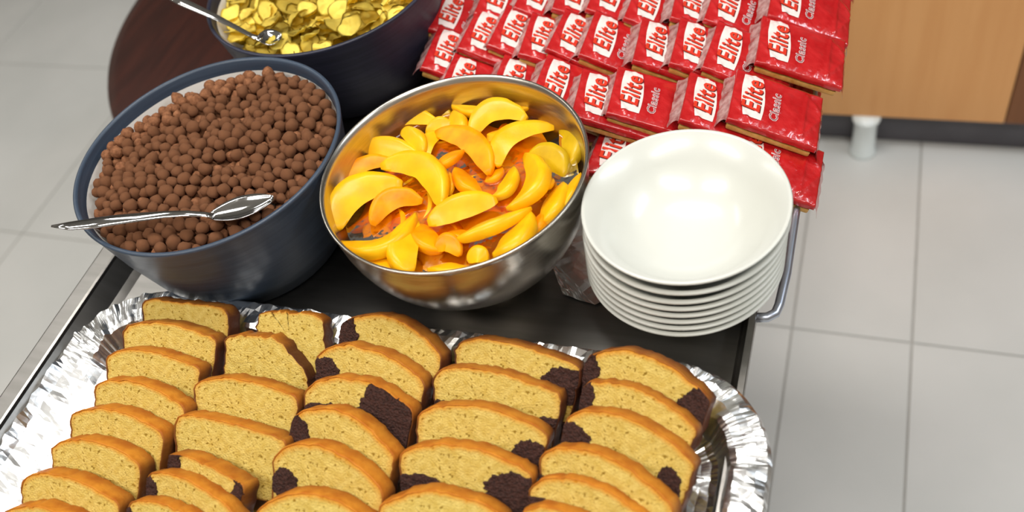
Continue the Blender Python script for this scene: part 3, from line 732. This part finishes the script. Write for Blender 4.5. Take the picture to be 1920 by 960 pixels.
# ================================================================ cracker packets
PL, PW, PT = .100, .066, .0185
def text_mesh(body, size, off, shear, ext=.0):
    cu = bpy.data.curves.new('lettering', 'FONT'); cu.body = body; cu.size = size; cu.offset = off; cu.shear = shear; cu.resolution_u = 2; cu.space_character = 1.1
    cu.align_x = 'CENTER'; cu.align_y = 'CENTER'; cu.extrude = ext
    o = bpy.data.objects.new('lettering', cu); C.objects.link(o); bpy.context.view_layer.update()
    me = bpy.data.meshes.new_from_object(o.evaluated_get(bpy.context.evaluated_depsgraph_get())); bpy.data.objects.remove(o)
    # baseline along +Y, tops of the letters towards -X
    me.transform(Matrix.Rotation(PI/2, 4, 'Z')); me.materials.clear(); return me
def pillow(x, y, w2, l2):
    return max(0, (1-abs(x/l2)**5))*max(0, (1-abs(y/w2)**5))
def make_packet():
    root = empty('cracker_packet')
    l2, w2 = PL/2-.009, PW/2
    nx, ny = 60, 40; v, f = [], []
    def ridge(x, y, x0, y0, x1, y1, a_, w_):
        dx, dy = x1-x0, y1-y0; t = max(0, min(1, ((x-x0)*dx+(y-y0)*dy)/(dx*dx+dy*dy))); d_ = math.hypot(x-x0-t*dx, y-y0-t*dy)
        return a_*math.exp(-(d_/w_)**2)
    def folds(x, y): return (ridge(x, y, l2*.62, w2*.75, l2*.60, -w2*.8, .0011, .0016)+ridge(x, y, l2*.60, -w2*.8, l2, w2*.1, .0012, .0016)
        +ridge(x, y, l2*.62, w2*.75, l2, w2*.3, .0008, .0015)+ridge(x, y, -l2*.97, w2*.4, -l2*.5, w2*.95, .0009, .0015)+ridge(x, y, -l2, -w2*.2, -l2*.55, -w2*.9, .0010, .0016))
    def top(x, y): return folds(x, y)+ PT-.003*(1-pillow(x, y, w2, l2))+.0009*nz((x, y, 0), 60, 2)*pillow(x, y, w2, l2)+.0008*abs(nz((x, y, 0), 140, 5))
    for i in range(nx+1):
        for j in range(ny+1):
            x = (i/nx*2-1)*l2; y = (j/ny*2-1)*w2
            v.append((x, y, top(x, y)))
    f = [(i*(ny+1)+j, (i+1)*(ny+1)+j, (i+1)*(ny+1)+j+1, i*(ny+1)+j+1) for i in range(nx) for j in range(ny)]
    # sides down to the clear part of the wrapper
    bd = [i*(ny+1) for i in range(nx+1)]+[nx*(ny+1)+j for j in range(1, ny+1)]+[i*(ny+1)+ny for i in range(nx-1, -1, -1)]+[j for j in range(ny-1, 0, -1)]
    prev = bd
    for dz, so in ((.003, 1.012), (.0056, 1.012)):
        cur = []
        for q in bd:
            x, y, z = v[q]; cur.append(len(v)); v.append((x*so, y*so+.0004*nz((x, y, dz), 200), PT-.003-dz+.001*nz((x, y, 0), 70, 8)))
        for k in range(len(bd)): f.append((prev[k], cur[k], cur[(k+1) % len(bd)], prev[(k+1) % len(bd)]))
        prev = cur
    pydata('wrapper', v, f, 'wrap', root, True)
    bm = box(bmesh.new(), -l2+.002, l2-.002, -w2+.001, w2-.001, .0015, .0075, .002); box(bm, -l2+.003, l2-.003, -w2+.002, w2-.002, .0078, .0125, .0015)
    obj('cracker', bm, 'cracker', root)
    for s in (-1, 1):                              # crimped ends of the clear film
        v, f = [], []; na, nb = 7, 22
        for i in range(na+1):
            for j in range(nb+1):
                t = i/na; y = (j/nb*2-1)*w2*(1-.12*math.sin(t*PI))
                z = (1-t)*(PT*.62)+t*t*PT*.0+t*(1-t)*.006+.0008*math.sin(j*1.1+i*.4)*t+(.004*(1-t)*(1-abs(j/nb*2-1)**3))
                v.append((s*(l2-.001+t*.008+.0004*math.sin(j*1.3)*t), y, z))
        f = [(i*(nb+1)+j, (i+1)*(nb+1)+j, (i+1)*(nb+1)+j+1, i*(nb+1)+j+1) for i in range(na) for j in range(nb)]
        e_ = pydata('end_seal', v, f, 'wrap' if s > 0 else 'film', root, True)
    # printed white badge with barrel sides, following the top
    cxp = -PL/2+.0265; v, f = [], []; hw, hl = .0108, .0262
    for i in range(17):
        for j in range(15):
            t = j/14*2-1; y = t*hl+.001; x = cxp+(i/16*2-1)*hw*(1.0-.22*t*t)
            x += -.0022*t
            v.append((x, y, top(x, y)+.0007))
    f = [(i*15+j, (i+1)*15+j, (i+1)*15+j+1, i*15+j+1) for i in range(16) for j in range(14)]
    pydata('logo_badge', v, f, 'panel', root)
    def put(body, size, off, shear, dx, dz, m, nm, sx=1, yo=0):
        me = text_mesh(body, size, off, shear); 
        for q in me.vertices:
            x = q.co.x*sx+dx; y = q.co.y+yo; q.co = (x, y, top(x, y)+dz)
        return obj(nm, me, m, root)
    put('Elite', .0205, .00058, .12, cxp+.0009, .0010, 'darkprint', 'lettering_shadow', 1.16, .0008)
    put('Elite', .0205, .00046, .12, cxp, .0013, 'redprint', 'brand_lettering', 1.16, .0012)
    put('Classic', .0112, .00045, .1, cxp+.0215, .0005, 'whiteprint', 'variety_lettering_outline', 1, -.004)
    put('Classic', .0112, -.00012, .1, cxp+.0215, .0008, 'darkprint', 'variety_lettering', 1, -.004)
    return root
proto = make_packet(); used = False
PCX = -PL/2+.0265
TILT = math.radians(24)
PK = []   # (px, py of the badge centre, depth below camera, row, order from the right)
rowsP = [
 ('front row', [(1412,182,.588),(1322,186,.590),(1185,172,.588),(1118,177,.588),(1044,152,.588),(962,150,.592),(868,146,.592)]),
 ('second row', [(1461,77,.586),(1368,90,.586),(1302,81,.586),(1231,78,.586),(1135,68,.584),(1075,62,.584),(1018,66,.584),(964,53,.584),(908,58,.584),(838,92,.588)]),
 ('third row', [(1482,-6,.584),(1368,4,.584),(1300,0,.584),(1218,2,.584),(1146,-12,.582),(1078,-14,.582),(1010,-14,.582),(935,-8,.582),(846,22,.586)]),
 ('back row', [(1500,-92,.584),(1420,-80,.584),(1350,-84,.584),(1270,-90,.584),(1190,-100,.584),(1110,-100,.584),(1030,-100,.584),(950,-90,.584),(870,-70,.586)]),
]
nums = ['first', 'second', 'third', 'fourth', 'fifth', 'sixth', 'seventh', 'eighth', 'ninth', 'tenth']
def put_packet(px, py, H, tilt, rz, label, group, yt=0):
    global used
    o = proto if not used else copy_tree(proto); used = True
    p = at(px, py, CAMZ-H)
    rot = (Matrix.Rotation(rz, 4, 'Z') @ Matrix.Rotation(tilt, 4, 'Y') @ Matrix.Rotation(yt, 4, 'X'))
    loc = p-(rot @ Vector((PCX, 0, PT))); rot.translation = loc; o.matrix_world = rot
    return tag(o, label, 'cracker packet', group)
random.seed(3)
G = 'red cracker packets piled beside the bowls'
for rn, lst in rowsP:
    for i, (px, py, H) in enumerate(lst):
        put_packet(px, py, H, TILT+random.uniform(-.05, .05), random.uniform(-.07, .07), 'red wrapped cracker packet, %s from the right in the %s' % (nums[i], rn), G, random.uniform(-.04, .04))
put_packet(1408, 287, .612, math.radians(20), -.02, 'red cracker packet lying lowest at the right, behind the white bowls', G)
put_packet(1150, 276, .618, math.radians(8), -.05, 'red cracker packet lying low between steel bowl and white bowls', G)
for i, (x, y) in enumerate([(x, y) for x in (-.08, -.178, -.276, -.374) for y in (.675, .735, .795, .855)]):
    o = copy_tree(proto); z = TOP+.004
    o.matrix_world = Matrix.Translation((x+random.uniform(-.003, .003), y+random.uniform(-.003, .003), z+.0) ) @ Matrix.Rotation(random.uniform(-.04, .04), 4, 'Z')
    tag(o, 'red cracker packet under the pile, line %s from the front, %s from the right' % (('one', 'two', 'three', 'four')[i % 4], nums[i//4]), 'cracker packet', 'bottom layer of cracker packets')
# foil sheet under the pile
poly = [(-.40, .655), (-.262, .585), (-.252, .505), (-.226, .462), (-.195, .455), (-.185, .56), (-.06, .585), (-.085, .62), (-.085, .885), (-.43, .885), (-.43, .67)]
bm = bmesh.new(); vs = [bm.verts.new((x, y, 0)) for x, y in poly]; bm.faces.new(vs)
bmesh.ops.triangulate(bm, faces=bm.faces[:]); bmesh.ops.subdivide_edges(bm, edges=bm.edges[:], cuts=11, use_grid_fill=True)
for v in bm.verts:
    hi_ = 1 if v.co.y < .6 else .4
    v.co.z = TOP+.0012+.0028*hi_*abs(nz(v.co, 55, 2))+.001*hi_*abs(nz(v.co, 160, 4)); v.co.x += .0012*nz(v.co, 60, 7)
o = obj('foil_sheet', bm, 'foil'); tag(o, 'crumpled foil sheet under the cracker pile, showing beside the steel bowl', 'foil')
